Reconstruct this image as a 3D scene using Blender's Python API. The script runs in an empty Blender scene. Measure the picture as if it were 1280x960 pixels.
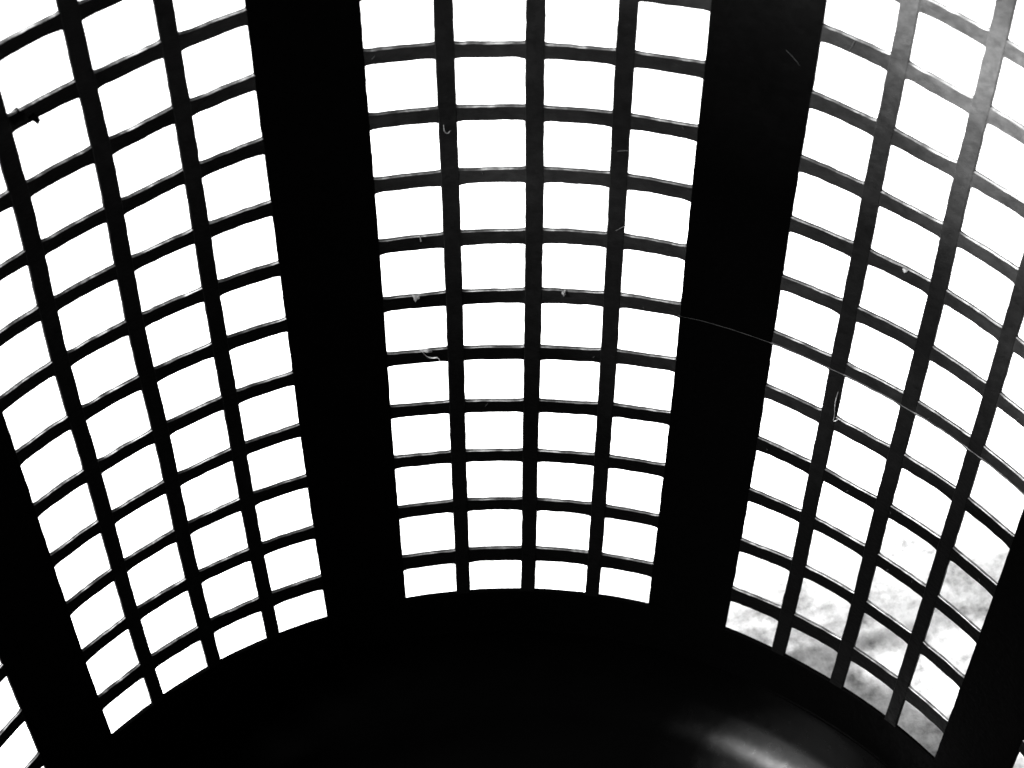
import bpy, bmesh, math, random
from mathutils import Vector, Matrix, noise
random.seed(7)
SC = bpy.context.scene
R = math.radians

# ---------------------------------------------------------------- camera, sky, sun, exposure
U = 0.12                      # one model unit (base radius of the basket) in metres
GZ = -0.300                   # model height of the ground under the basket
def W(x, y, z): return Vector((x*U, y*U, (z-GZ)*U))

cam_data = bpy.data.cameras.new('camera')
cam = bpy.data.objects.new('camera', cam_data)
SC.collection.objects.link(cam)
SC.camera = cam
cam_data.sensor_width = 36.0
cam_data.lens = 5196.68/1280*36.0
cam_data.clip_start = 0.01
cam_data.clip_end = 200
fwd = Vector((0.14308828, 0.4383955, -0.88731907))
rgt = Vector((0.951084882, -0.308928794, 0.00073942689))
upv = rgt.cross(fwd)
M = Matrix((rgt, upv, -fwd)).transposed().to_4x4()
M.translation = W(-0.6283, -1.941, 6.6405)
cam.matrix_world = M
cam_data.dof.use_dof = True
cam_data.dof.focus_distance = 0.80
cam_data.dof.aperture_fstop = 64

SUN_AZ, SUN_EL, SUN_ANG, SUN_E = 95.0, 49.5, 9.0, 5.0   # azimuth the light travels towards, from +Y to +X
travel = Vector((math.sin(R(SUN_AZ))*math.cos(R(SUN_EL)), math.cos(R(SUN_AZ))*math.cos(R(SUN_EL)), -math.sin(R(SUN_EL))))
world = bpy.data.worlds.new('World'); SC.world = world; world.use_nodes = True
nt = world.node_tree; nt.nodes.clear()
sky = nt.nodes.new('ShaderNodeTexSky'); sky.sky_type = 'NISHITA'; sky.sun_disc = False
sky.sun_elevation = R(SUN_EL); sky.sun_rotation = R(SUN_AZ+180)
bw = nt.nodes.new('ShaderNodeRGBToBW')       # the photograph is black and white
bg = nt.nodes.new('ShaderNodeBackground'); bg.inputs[1].default_value = 0.05
wo = nt.nodes.new('ShaderNodeOutputWorld')
nt.links.new(sky.outputs[0], bw.inputs[0]); nt.links.new(bw.outputs[0], bg.inputs[0]); nt.links.new(bg.outputs[0], wo.inputs[0])
sd = bpy.data.lights.new('sun', 'SUN'); sd.energy = SUN_E; sd.angle = R(SUN_ANG); sd.color = (1, 1, 1)
sun = bpy.data.objects.new('sun', sd); SC.collection.objects.link(sun)
sun.rotation_euler = travel.to_track_quat('-Z', 'Y').to_euler()
vs = SC.view_settings
vs.view_transform = 'Standard'; vs.look = 'None'; vs.gamma = 1.0; vs.exposure = 2.7
try: vs.use_curve_mapping = False
except Exception: pass

# ---------------------------------------------------------------- materials
def new_mat(name):
    m = bpy.data.materials.new(name); m.use_nodes = True
    t = m.node_tree; t.nodes.clear()
    o = t.nodes.new('ShaderNodeOutputMaterial'); b = t.nodes.new('ShaderNodeBsdfPrincipled')
    t.links.new(b.outputs[0], o.inputs[0])
    return m, t, b
def mth(t, op, a, b=None, c=None):
    n = t.nodes.new('ShaderNodeMath'); n.operation = op
    for i, v in enumerate((a, b, c)):
        if v is None: continue
        if isinstance(v, (int, float)): n.inputs[i].default_value = v
        else: t.links.new(v, n.inputs[i])
    return n.outputs[0]
def nz(t, vec, scale, detail=3, rough=0.5, dist=0.0):
    n = t.nodes.new('ShaderNodeTexNoise'); n.inputs['Scale'].default_value = scale
    n.inputs['Detail'].default_value = detail; n.inputs['Roughness'].default_value = rough
    n.inputs['Distortion'].default_value = dist
    t.links.new(vec, n.inputs['Vector']); return n.outputs['Fac']
def ramp(t, fac, pts):
    n = t.nodes.new('ShaderNodeValToRGB'); cr = n.color_ramp
    while len(cr.elements) < len(pts): cr.elements.new(0.5)
    for e, (p, v) in zip(cr.elements, pts): e.position = p; e.color = (v, v, v, 1)
    t.links.new(fac, n.inputs[0]); return n.outputs[0]
def mapping(t, vec, scale, rot=(0, 0, 0), loc=(0, 0, 0)):
    n = t.nodes.new('ShaderNodeMapping'); n.inputs['Scale'].default_value = scale
    n.inputs['Rotation'].default_value = rot; n.inputs['Location'].default_value = loc
    t.links.new(vec, n.inputs['Vector']); return n.outputs[0]
def plastic(name, base, haze, spec, rough, bump, centre, reach, pts, floor=0.1):
    m, t, b = new_mat(name)
    tc = t.nodes.new('ShaderNodeTexCoord').outputs['Object']
    # wall haze and floor highlight painted in: a paler, glossier ragged patch fading outwards
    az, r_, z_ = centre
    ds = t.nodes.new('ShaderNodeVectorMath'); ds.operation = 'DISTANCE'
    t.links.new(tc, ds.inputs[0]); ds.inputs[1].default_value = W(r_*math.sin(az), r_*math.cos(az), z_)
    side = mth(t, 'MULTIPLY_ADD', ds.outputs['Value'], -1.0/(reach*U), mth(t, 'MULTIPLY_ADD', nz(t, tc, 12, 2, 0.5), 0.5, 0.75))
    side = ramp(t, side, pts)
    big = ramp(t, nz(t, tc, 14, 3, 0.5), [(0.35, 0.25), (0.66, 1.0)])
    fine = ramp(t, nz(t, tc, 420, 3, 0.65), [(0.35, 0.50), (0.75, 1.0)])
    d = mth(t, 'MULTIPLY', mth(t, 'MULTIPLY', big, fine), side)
    v = mth(t, 'MULTIPLY_ADD', d, haze-base, base)
    cmb = t.nodes.new('ShaderNodeCombineColor')
    for i in range(3): t.links.new(v, cmb.inputs[i])
    t.links.new(cmb.outputs[0], b.inputs['Base Color'])
    t.links.new(mth(t, 'MULTIPLY_ADD', fine, 0.12, rough), b.inputs['Roughness'])
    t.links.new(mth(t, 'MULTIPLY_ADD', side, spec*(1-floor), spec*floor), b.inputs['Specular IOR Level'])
    bp = t.nodes.new('ShaderNodeBump'); bp.inputs['Strength'].default_value = bump; bp.inputs['Distance'].default_value = 0.0003
    h = mth(t, 'ADD', nz(t, tc, 900, 2), mth(t, 'MULTIPLY', nz(t, tc, 120, 2), 1.5))
    t.links.new(h, bp.inputs['Height']); t.links.new(bp.outputs[0], b.inputs['Normal'])
    return m
MAT_P = plastic('hazed_dusty_black_plastic', 0.0008, 0.15, 0.14, 0.30, 0.30, (0.90, 1.15, 1.75), 1.15, ((0.05, 0.006), (0.34, 0.15), (0.60, 0.22), (0.75, 0.42), (0.95, 1.0)))  # dusty plastic with the upper right haze painted into its colour
MAT_R = plastic('hazed_scuffed_black_plastic', 0.0008, 0.15, 0.12, 0.30, 0.30, (0.88, 1.15, 1.80), 1.3, ((0.0, 0.008), (0.30, 0.045), (0.60, 0.12), (0.75, 0.40), (0.95, 1.0)))  # the same bright haze painted into the scuffed ribs
MAT_S = plastic('clean_black_plastic', 0.0003, 0.005, 0.015, 0.34, 0.25, (0.70, 1.15, 1.80), 0.5, ((0.0, 0.03), (0.9, 1.0)))
MAT_BASE = plastic('glossy_black_plastic', 0.0003, 0.001, 1.0, 0.17, 0.02, (0.91, 0.885, -0.31), 0.26, ((0.0, 0.0), (0.30, 0.05), (0.85, 1.0)), 0.002)  # floor highlight painted in as a patch of stronger specular
m, t, b = new_mat('glint_on_upward_edges')  # bright reflections along the bar edges, painted as a mottled pale colour
tc = t.nodes.new('ShaderNodeTexCoord').outputs['Object']
t.links.new(ramp(t, nz(t, tc, 260, 3, 0.6), [(0.38, 0.015), (0.5, 0.06), (0.68, 0.24)]), b.inputs['Base Color']); b.inputs['Roughness'].default_value = 0.4
MAT_SILL = m
m, t, b = new_mat('torn_plastic_edge')
tc = t.nodes.new('ShaderNodeTexCoord').outputs['Object']
rr = ramp(t, nz(t, tc, 500, 2), [(0.4, 0.05), (0.65, 0.28)])
t.links.new(rr, b.inputs['Base Color']); b.inputs['Roughness'].default_value = 0.3
MAT_BURR = m
m, t, b = new_mat('scuffed_plastic_line')
b.inputs['Base Color'].default_value = (0.035, 0.035, 0.035, 1); b.inputs['Roughness'].default_value = 0.3; b.inputs['Specular IOR Level'].default_value = 0.3
MAT_L = m
m, t, b = new_mat('worn_moulding_line')
b.inputs['Base Color'].default_value = (0.012, 0.012, 0.012, 1); b.inputs['Roughness'].default_value = 0.3; b.inputs['Specular IOR Level'].default_value = 0.25
MAT_ML = m
m, t, b = new_mat('mottled_pale_concrete')
tc = t.nodes.new('ShaderNodeTexCoord').outputs['Object']
a = nz(t, mapping(t, tc, (1, 1, 1), (0, 0, 0.5), (0.37, 0.11, 0.2)), 70, 5, 0.62, 0.4); c = nz(t, tc, 260, 5, 0.68); f = nz(t, tc, 900, 2)
v = mth(t, 'MULTIPLY_ADD', c, 0.48, mth(t, 'MULTIPLY', a, 0.52))
v = ramp(t, v, [(0.38, 0.20), (0.47, 0.50), (0.57, 0.80)])
v = mth(t, 'MULTIPLY', v, mth(t, 'MULTIPLY_ADD', f, 0.3, 0.85))
t.links.new(v, b.inputs['Base Color']); b.inputs['Roughness'].default_value = 0.85
bp = t.nodes.new('ShaderNodeBump'); bp.inputs['Strength'].default_value = 0.4; bp.inputs['Distance'].default_value = 0.001
t.links.new(c, bp.inputs['Height']); t.links.new(bp.outputs[0], b.inputs['Normal'])
MAT_G = m

# ---------------------------------------------------------------- ground
bm = bmesh.new()
NG = 96
rings = [0.0, 0.2, 0.5, 1.2, 4, 15, 60]
prev = None
for r_ in rings:
    if r_ == 0: cur = [bm.verts.new((0, 0, 0))]
    else: cur = [bm.verts.new((r_*math.cos(2*math.pi*k/NG), r_*math.sin(2*math.pi*k/NG), 0)) for k in range(NG)]
    if prev is not None:
        for k in range(NG):
            k2 = (k+1) % NG
            if len(prev) == 1: bm.faces.new((prev[0], cur[k], cur[k2]))
            else: bm.faces.new((prev[k], cur[k], cur[k2], prev[k2]))
    prev = cur
me = bpy.data.meshes.new('ground'); bm.to_mesh(me); bm.free(); me.materials.append(MAT_G)
g = bpy.data.objects.new('ground', me); SC.collection.objects.link(g); g['kind'] = 'structure'

# ---------------------------------------------------------------- shape of the basket wall
NP = 11                                   # lattice panels round the wall
PP = 2*math.pi/NP
VE = [0.1326, 0.2209, 0.2465, 0.3360, 0.3618, 0.4504, 0.4754, 0.5627]   # window sides inside one panel
PITCH, B0, HH, H0 = 0.1601, -0.0148, 0.1226, 0.1012
NR = 20
def zb(r): return 0.0 if r == 0 else B0+PITCH*r
def zt(r): return H0 if r == 0 else B0+PITCH*r+HH
ZTOP = zt(NR-1)
T = 0.0065                                # wall thickness
# measured warp of the moulding (1e-4 rad / 1e-4 units) on a grid of angle and height
DU = [[0,0,0,0,0,0,0,0,0,0,0,0,0,0,0,0,0,0,0,0,0],[1,1,2,2,2,1,1,0,0,0,-1,-1,-1,0,0,0,0,0,0,0,0],[2,5,7,8,7,5,2,0,-1,-2,-3,-4,-3,-3,-3,-3,-2,-1,0,0,0],[7,14,20,21,18,11,3,-3,-6,-9,-13,-14,-13,-12,-13,-12,-8,-4,-1,0,0],[13,25,32,31,24,13,-2,-13,-18,-25,-35,-37,-33,-33,-38,-38,-26,-12,-3,-1,0],[16,28,30,20,8,-2,-16,-25,-31,-45,-59,-59,-51,-53,-66,-70,-51,-24,-7,-1,0],[14,21,16,-3,-17,-21,-22,-22,-29,-48,-61,-53,-37,-36,-58,-74,-60,-30,-9,-2,0],[11,17,13,-5,-20,-20,-9,1,-6,-27,-35,-19,6,15,-6,-36,-41,-24,-9,-2,0],[9,16,17,6,-7,-9,2,14,9,-7,-9,6,27,38,27,-1,-18,-16,-8,-2,0],[7,12,13,5,-7,-12,-7,0,0,-5,-3,4,10,13,9,-3,-13,-12,-7,-2,0],[8,13,14,6,-6,-13,-13,-9,-5,-2,1,0,-5,-11,-14,-14,-12,-9,-4,-1,0],[12,21,26,22,13,6,6,10,14,17,17,13,6,-3,-8,-8,-5,-3,-2,-1,0],[10,19,25,27,23,19,20,26,29,30,30,25,18,10,4,2,2,1,0,0,0],[3,4,6,11,12,8,10,17,19,20,21,17,7,0,-1,2,3,2,0,0,0],[-2,-7,-9,-3,2,0,3,9,10,9,10,4,-7,-12,-6,2,4,2,0,0,0],[-5,-12,-17,-11,-3,2,9,14,12,8,6,2,-4,-3,4,10,6,1,-1,0,0],[-6,-15,-20,-15,-4,5,11,13,9,0,-5,-6,-3,5,16,17,7,-2,-3,-1,0],[-8,-15,-17,-9,3,7,6,5,0,-10,-16,-14,-10,1,17,20,8,-3,-5,-2,-1],[-12,-22,-22,-6,9,3,-9,-7,-5,-11,-11,-9,-15,-12,7,20,13,2,-2,-1,0],[-15,-27,-26,-5,9,-7,-28,-24,-14,-9,2,3,-20,-34,-17,10,18,12,4,1,0],[-11,-19,-16,3,11,-10,-33,-29,-20,-12,9,11,-21,-48,-37,-5,15,15,7,2,0]]
DZ = [[0,0,0,0,0,0,0,0,0,1,1,0,0,0,0,0,0,0,0,0,0],[-1,-2,-3,-3,-3,-1,1,2,4,4,4,3,2,1,1,1,0,0,0,0,0],[-3,-8,-13,-15,-12,-5,3,12,17,18,17,14,9,5,4,4,3,1,0,0,0],[-10,-25,-40,-46,-37,-16,11,36,52,58,56,45,30,20,18,18,13,6,2,0,0],[-21,-51,-85,-95,-71,-27,24,71,104,122,122,100,69,49,50,54,42,20,6,1,0],[-25,-67,-115,-123,-78,-17,35,83,129,167,176,144,93,62,77,100,83,41,12,2,0],[-17,-53,-97,-93,-31,23,35,43,85,144,162,119,45,1,38,100,96,48,14,2,0],[-1,-21,-51,-36,29,63,28,-10,14,71,83,33,-57,-116,-67,27,55,28,6,0,0],[10,2,-20,-11,45,75,37,-8,-4,17,9,-26,-94,-149,-112,-30,6,1,-4,-2,-1],[12,7,-17,-20,29,71,61,34,22,3,-16,-9,-16,-38,-23,7,9,-2,-5,-2,-1],[14,7,-22,-33,11,59,56,32,12,-18,-25,23,71,86,88,73,39,10,0,-1,0],[20,16,-15,-33,-1,24,-3,-36,-52,-67,-54,14,83,110,104,77,40,13,3,0,0],[29,32,5,-14,0,-14,-72,-109,-109,-100,-66,2,62,75,57,33,15,5,1,0,0],[37,48,30,14,14,-28,-105,-140,-126,-88,-30,29,54,36,5,-8,-6,-2,0,0,0],[45,64,49,25,13,-28,-88,-112,-94,-43,25,62,44,1,-23,-14,-1,3,1,0,0],[54,81,62,17,-4,-9,-16,-14,-6,20,60,70,36,4,11,33,33,16,4,0,0],[56,83,61,7,-7,26,65,86,75,53,50,49,37,48,85,98,64,21,2,-1,0],[40,56,37,6,16,51,69,76,61,22,2,4,10,44,96,103,52,6,-8,-4,-1],[12,10,-1,11,51,53,0,-24,-14,-18,-18,-20,-46,-44,12,43,18,-12,-15,-7,-2],[-9,-23,-25,16,67,38,-62,-99,-55,-11,23,14,-69,-126,-78,-9,5,-8,-10,-5,-1],[-15,-29,-23,19,53,10,-76,-95,-43,14,64,62,-37,-123,-94,-18,13,6,-1,-2,-1]]
TG0, TGS, ZG0, ZGS = -1.0, 0.1, -0.3, 0.14
def warp(th, z):
    th = (th+math.pi) % (2*math.pi)-math.pi
    a = (th-TG0)/TGS; c = (z-ZG0)/ZGS
    if a <= 0 or a >= len(DU)-1.001: return 0.0, 0.0
    c = min(max(c, 0), len(DU[0])-1.001)
    i, j = int(a), int(c); fa, fc = a-i, c-j
    fa = fa*fa*(3-2*fa); fc = fc*fc*(3-2*fc)
    edge = min(1.0, a/1.5, (len(DU)-1-a)/1.5)
    def bl(D): return ((D[i][j]*(1-fa)+D[i+1][j]*fa)*(1-fc)+(D[i][j+1]*(1-fa)+D[i+1][j+1]*fa)*fc)*1e-4*edge
    return bl(DU), bl(DZ)
def S(th, z, out=0.0):
    """point of the inner wall surface, pushed outwards by out"""
    du, dz = warp(th, z)
    th += du; z2 = z+dz
    r = 1+0.1099*z2-0.0159*z2*z2+out
    return W(r*math.sin(th), r*math.cos(th), z2)
def jit(s, th, z, f=60.0, amp=0.0009):
    return amp*noise.noise(Vector((th*f+s*17.3, z*f+s*5.1, s*3.7)))

def ring_sweep(bm, sections, closed=False):
    """join successive closed section loops (lists of points) into a tube of quads, capped unless closed"""
    vs_ = [[bm.verts.new(p) for p in s] for s in sections]
    n = len(sections[0]); m_ = len(vs_)
    for i in range(m_ if closed else m_-1):
        a, b_ = vs_[i], vs_[(i+1) % m_]
        for k in range(n):
            k2 = (k+1) % n
            bm.faces.new((a[k], a[k2], b_[k2], b_[k]))
    if not closed:
        bm.faces.new(list(reversed(vs_[0]))); bm.faces.new(vs_[-1])

basket = bpy.data.objects.new('waste_basket', None)
basket.empty_display_size = 0.05
SC.collection.objects.link(basket)
basket['label'] = 'round black plastic waste basket with slotted grid walls, seen from inside, standing on pale ground'
basket['category'] = 'waste basket'

def link(name, bm, mat, smooth=True):
    bmesh.ops.recalc_face_normals(bm, faces=bm.faces[:])
    me = bpy.data.meshes.new(name); bm.to_mesh(me); bm.free()
    me.materials.append(mat)
    if smooth:
        for p in me.polygons: p.use_smooth = True
        try: me.set_sharp_from_angle(angle=R(38))
        except Exception: pass
    o = bpy.data.objects.new(name, me); SC.collection.objects.link(o); o.parent = basket
    return o

BV = 0.0016                               # edge bevel
def vert_section(t0, t1, z, inset, s0, s1):
    """section of an upright member between the angles t0 and t1"""
    rr_ = 1+0.1099*z
    b_ = BV/rr_
    t0 += jit(s0, t0, z)/rr_; t1 += jit(s1, t1, z)/rr_
    n = max(1, int((t1-t0)/0.02))
    pts = [S(t0+b_*0.3, z, T-inset), S(t0, z, T*0.55), S(t0+b_*0.15, z, BV*0.8+inset), S(t0+b_, z, inset)]
    for k in range(1, n): pts.append(S(t0+(t1-t0)*k/n, z, inset))
    pts += [S(t1-b_, z, inset), S(t1-b_*0.15, z, BV*0.8+inset), S(t1, z, T*0.55), S(t1-b_*0.3, z, T-inset)]
    for k in range(n-1, 0, -1): pts.append(S(t0+(t1-t0)*k/n, z, T-inset))
    return pts
def upright(name, t0, t1, inset, seed, mat=None):
    bm = bmesh.new()
    n = int((ZTOP+0.02)/0.0200)
    ring_sweep(bm, [vert_section(t0, t1, -0.0010+(ZTOP+0.004)*k/n, inset, seed, seed+50) for k in range(n+1)])
    return link(name, bm, mat or MAT_P)

def crossbar(p, r):
    """the four short bars between window row r and row r+1 of one panel"""
    bm = bmesh.new()
    for c in range(4):
        a0, a1 = p*PP+VE[2*c], p*PP+VE[2*c+1]
        z0, z1 = zt(r), zb(r+1)
        N_ = 14
        secs = []
        sd_ = random.random()*100
        for k in range(N_+1):
            f = k/N_
            th = a0-0.004+(a1-a0+0.008)*f
            e = min(th-a0, a1-th)                    # distance to the nearer upright
            fil = 0.0045*max(0.0, 1-max(e, 0)/0.006)**2
            zl = z0-fil+jit(sd_, th, z0, 70, 0.0016)
            zu = z1+fil*0.7+jit(sd_+9, th, z1, 70, 0.0014)
            wav = 0.0016+0.0013*abs(noise.noise(Vector((th*55+sd_, z1*9, 1.7))))+0.0030*max(0, noise.noise(Vector((th*38+sd_, 4.4, z1*20)))-0.25)
            q = 0.0006
            secs.append([S(th, zl+BV, q), S(th, zu-wav, q), S(th, zu-wav*0.25, q+wav*0.8), S(th, zu, T*0.50), S(th, zu-0.0006, T*0.72), S(th, zu-BV*0.9, T-q),
                         S(th, zl+BV*0.5, T-q), S(th, zl, T*0.5), S(th, zl+BV*0.2, q+BV*0.8)])
        ring_sweep(bm, secs)
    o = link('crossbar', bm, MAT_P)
    o.data.materials.append(MAT_SILL)
    for i, pl in enumerate(o.data.polygons):
        if len(pl.vertices) == 4 and sorted(v % 9 for v in pl.vertices) in ([1, 1, 2, 2], [3, 3, 4, 4], [4, 4, 5, 5]): pl.material_index = 1
    return o

# ---- base plate with its rounded shoulder (a lathe), lower band, rim
def lathe(name, prof, mat, seg=330, use_wall=False):
    bm = bmesh.new()
    secs = []
    for k in range(seg):
        th = 2*math.pi*k/seg
        if use_wall: secs.append([S(th, z, o_) for (o_, z) in prof])
        else: secs.append([W(r_*math.sin(th), r_*math.cos(th), z) for (r_, z) in prof])
    ring_sweep(bm, secs, closed=True)
    return link(name, bm, mat)
prof = [(0.002, -0.265), (0.45, -0.268), (0.70, -0.274), (0.80, -0.2755), (0.885, -0.276)]
wall_b = lambda z: 1+0.1099*z-0.0159*z*z
for k in range(1, 15):
    f = k/14*math.pi/2
    prof.append((0.885+(wall_b(-0.13)-0.0004-0.885)*math.sin(f), -0.276+0.146*(1-math.cos(f))))
prof += [(wall_b(-0.13)+0.004, -0.130), (wall_b(-0.2)+0.004, -0.20), (0.955, -0.275), (0.94, -0.2995), (0.90, -0.2995), (0.88, -0.285), (0.002, -0.285)]
lathe('base_plate', prof, MAT_BASE)
lathe('lower_band', [(0.0, -0.14), (0.0, -0.08), (0.0, -0.04), (0.0, -0.02), (0.0, -BV), (BV*0.8, -0.0003), (T*0.6, 0.0), (T, -BV*0.5), (T, -0.04), (T, -0.08), (T, -0.14)], MAT_S, use_wall=True)
lathe('upper_band', [(0.0, ZTOP), (0.0, ZTOP+0.1), (0.0, ZTOP+0.27), (T, ZTOP+0.27), (T, ZTOP+0.1), (T, ZTOP)], MAT_S, use_wall=True)
rimp = []
for k in range(14):
    a = 2*math.pi*k/14
    rimp.append((0.018+0.026*math.cos(a), ZTOP+0.283+0.020*math.sin(a)))
lathe('rolled_rim', rimp, MAT_S, use_wall=True)
for p in range(NP):
    upright('solid_strip', p*PP+VE[7]-PP, p*PP+VE[0], 0.0, p*7+1, MAT_S)
    for c in range(3):
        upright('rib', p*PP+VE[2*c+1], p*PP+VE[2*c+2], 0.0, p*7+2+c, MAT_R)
    for r in range(NR-1):
        crossbar(p, r)

# ---- moulding line: a fine raised ridge running round the wall between two rows of windows
zs = zt(5)+0.0050
bm = bmesh.new(); secs = []
for k in range(241):
    th = 0.560+k*0.0032
    zz = zs+0.0008*noise.noise(Vector((th*30, 0, 0)))
    h_ = (0.0003 if th < 0.70 else 0.0013)*min(1, k/12, (240-k)/12)*(0.75+0.5*noise.noise(Vector((th*70, 3, 0))))
    secs.append([S(th, zz-0.0014, 0.0004), S(th, zz-0.0005, -h_*0.8), S(th, zz+0.0003, -h_), S(th, zz+0.0014, 0.0004)])
ring_sweep(bm, secs)
link('mould_line', bm, MAT_ML)

# ---- torn flash left on the window edges, and lint stuck to the wall
def wisp(name, pts, rad, mat, flat=1.0, wob=0.0):
    """thin tapering strand through (angle, height, distance inside the wall) points"""
    P = [S(a, z, -i_) for (a, z, i_) in pts]
    n = 4; path = []
    for k in range(len(P)-1):
        p0 = P[max(k-1, 0)]; p1 = P[k]; p2 = P[k+1]; p3 = P[min(k+2, len(P)-1)]
        for j in range(n):
            f = j/n
            path.append(0.5*((2*p1)+(p2-p0)*f+(2*p0-5*p1+4*p2-p3)*f*f+(3*p1-p0-3*p2+p3)*f**3))
    path.append(P[-1])
    bm = bmesh.new(); secs = []
    for k, c in enumerate(path):
        d = (path[min(k+1, len(path)-1)]-path[max(k-1, 0)]).normalized()
        a = d.cross(Vector((0.3, 0.2, 1))).normalized(); b_ = d.cross(a)
        f = k/(len(path)-1)
        r_ = rad*U*(0.35+0.65*math.sin(math.pi*min(1, 0.15+f*0.85)))*(1+wob*noise.noise(c*1400))
        secs.append([c+a*r_*math.cos(2*math.pi*j/6)+b_*r_*flat*math.sin(2*math.pi*j/6) for j in range(6)])
    ring_sweep(bm, secs)
    return link(name, bm, mat)
I = 0.001
# curled shreds on the central panel's bars
def lump(pts, z_in, z_out, mat=None, smooth=False):
    bm = bmesh.new()
    c0_ = (sum(p_[0] for p_ in pts)/len(pts), max(p_[1] for p_ in pts))
    if mat: pts = [(c0_[0]+(p_[0]-c0_[0])*0.62, c0_[1]+(p_[1]-c0_[1])*0.75) for p_ in pts]
    ct = (sum(p_[0] for p_ in pts)/len(pts), sum(p_[1] for p_ in pts)/len(pts))
    a = [bm.verts.new(S(t_, z_, z_in*(0.5 if mat else 1))) for t_, z_ in pts]; b_ = [bm.verts.new(S(t_, z_, z_out)) for t_, z_ in pts]
    top = bm.verts.new(S(ct[0], ct[1], z_in*1.6)); bm.faces.new(list(reversed(b_)))
    for k in range(len(a)):
        k2 = (k+1) % len(a); bm.faces.new((a[k], b_[k], b_[k2], a[k2])); bm.faces.new((a[k], a[k2], top))
    return link('torn_flash', bm, mat or MAT_S, smooth)
lump([(0.1700, 0.9500), (0.1790, 0.9470), (0.1875, 0.9492), (0.1868, 0.9354), (0.1815, 0.9330), (0.1770, 0.9236), (0.1738, 0.9334), (0.1725, 0.9430)], -0.0025, 0.001, MAT_BURR)
lump([(0.3890, 0.9476), (0.3930, 0.9450), (0.3975, 0.9482), (0.3984, 0.9353), (0.3940, 0.9262), (0.3885, 0.9366)], -0.0022, 0.001, MAT_BURR)
lump([(0.1740, 0.7905), (0.1830, 0.7880), (0.1930, 0.7890), (0.2010, 0.7860), (0.2035, 0.7800), (0.1960, 0.7790), (0.1880, 0.7840), (0.1800, 0.7850)], -0.0024, 0.001, MAT_BURR)
wisp('torn_flash', [(0.1840, 0.785, I), (0.1900, 0.776, 0.004), (0.1980, 0.770, 0.004), (0.2050, 0.770, 0.004), (0.2085, 0.762, 0.003), (0.2085, 0.748, 0.002)], 0.0016, MAT_BURR, 0.5, 0.5)
wisp('torn_flash', [(0.8130, 0.862, I), (0.8122, 0.838, 0.003), (0.8128, 0.815, 0.002), (0.8150, 0.795, 0.003), (0.8165, 0.785, 0.006), (0.8225, 0.790, 0.002)], 0.0010, MAT_BURR, 0.5, 0.6)
wisp('torn_flash', [(0.2280, 1.385, I), (0.2285, 1.372, 0.002), (0.2325, 1.366, 0.003), (0.2365, 1.371, 0.002)], 0.0007, MAT_BURR)
lump([(0.1870, 1.1100), (0.1905, 1.1080), (0.1898, 1.0980), (0.1915, 1.0900), (0.1880, 1.0880)], -0.002, 0.001, MAT_BURR)
lump([(0.8640, 1.2620), (0.8690, 1.2510), (0.8750, 1.2570), (0.8760, 1.2640)], -0.002, 0.001, MAT_BURR)
# lumps of flash on a bar of the left panel
lump([(-0.3242, 1.7440), (-0.3160, 1.7445), (-0.3105, 1.7468), (-0.3055, 1.7380), (-0.3088, 1.7260), (-0.3234, 1.7280)], -0.003, T+0.001)
lump([(-0.3020, 1.7226), (-0.2973, 1.7116), (-0.2931, 1.7010), (-0.2885, 1.7090), (-0.2943, 1.7260)], -0.003, T+0.001)
# fine scratches ploughed up in the plastic
def hair(a, b_, r_=0.0005):
    wisp('scratch', [(a[0], a[1], 0.0002), ((a[0]+b_[0])/2+0.0006, (a[1]+b_[1])/2+0.001, 0.0003), (b_[0], b_[1], 0.0002)], r_, MAT_L)
hair((0.6627, 1.6641), (0.6827, 1.6378), 0.0004)
hair((0.7411, 1.7166), (0.7465, 1.7456), 0.0005)
hair((0.4630, 1.118), (0.4795, 1.139), 0.0006)
hair((0.4600, 1.330), (0.4790, 1.336), 0.0005)
for k in range(16):
    c = random.randrange(4); r = random.randrange(2, 11); p = random.choice((0, 1, 1, 1))
    t_ = p*PP+VE[2*c]+random.random()*0.08; z_ = zt(r)+0.006+random.random()*0.02
    l = 0.004+0.010*random.random()
    hair((t_, z_), (t_+l*random.uniform(-1, 1)*0.6, z_+l*0.8), 0.0003)
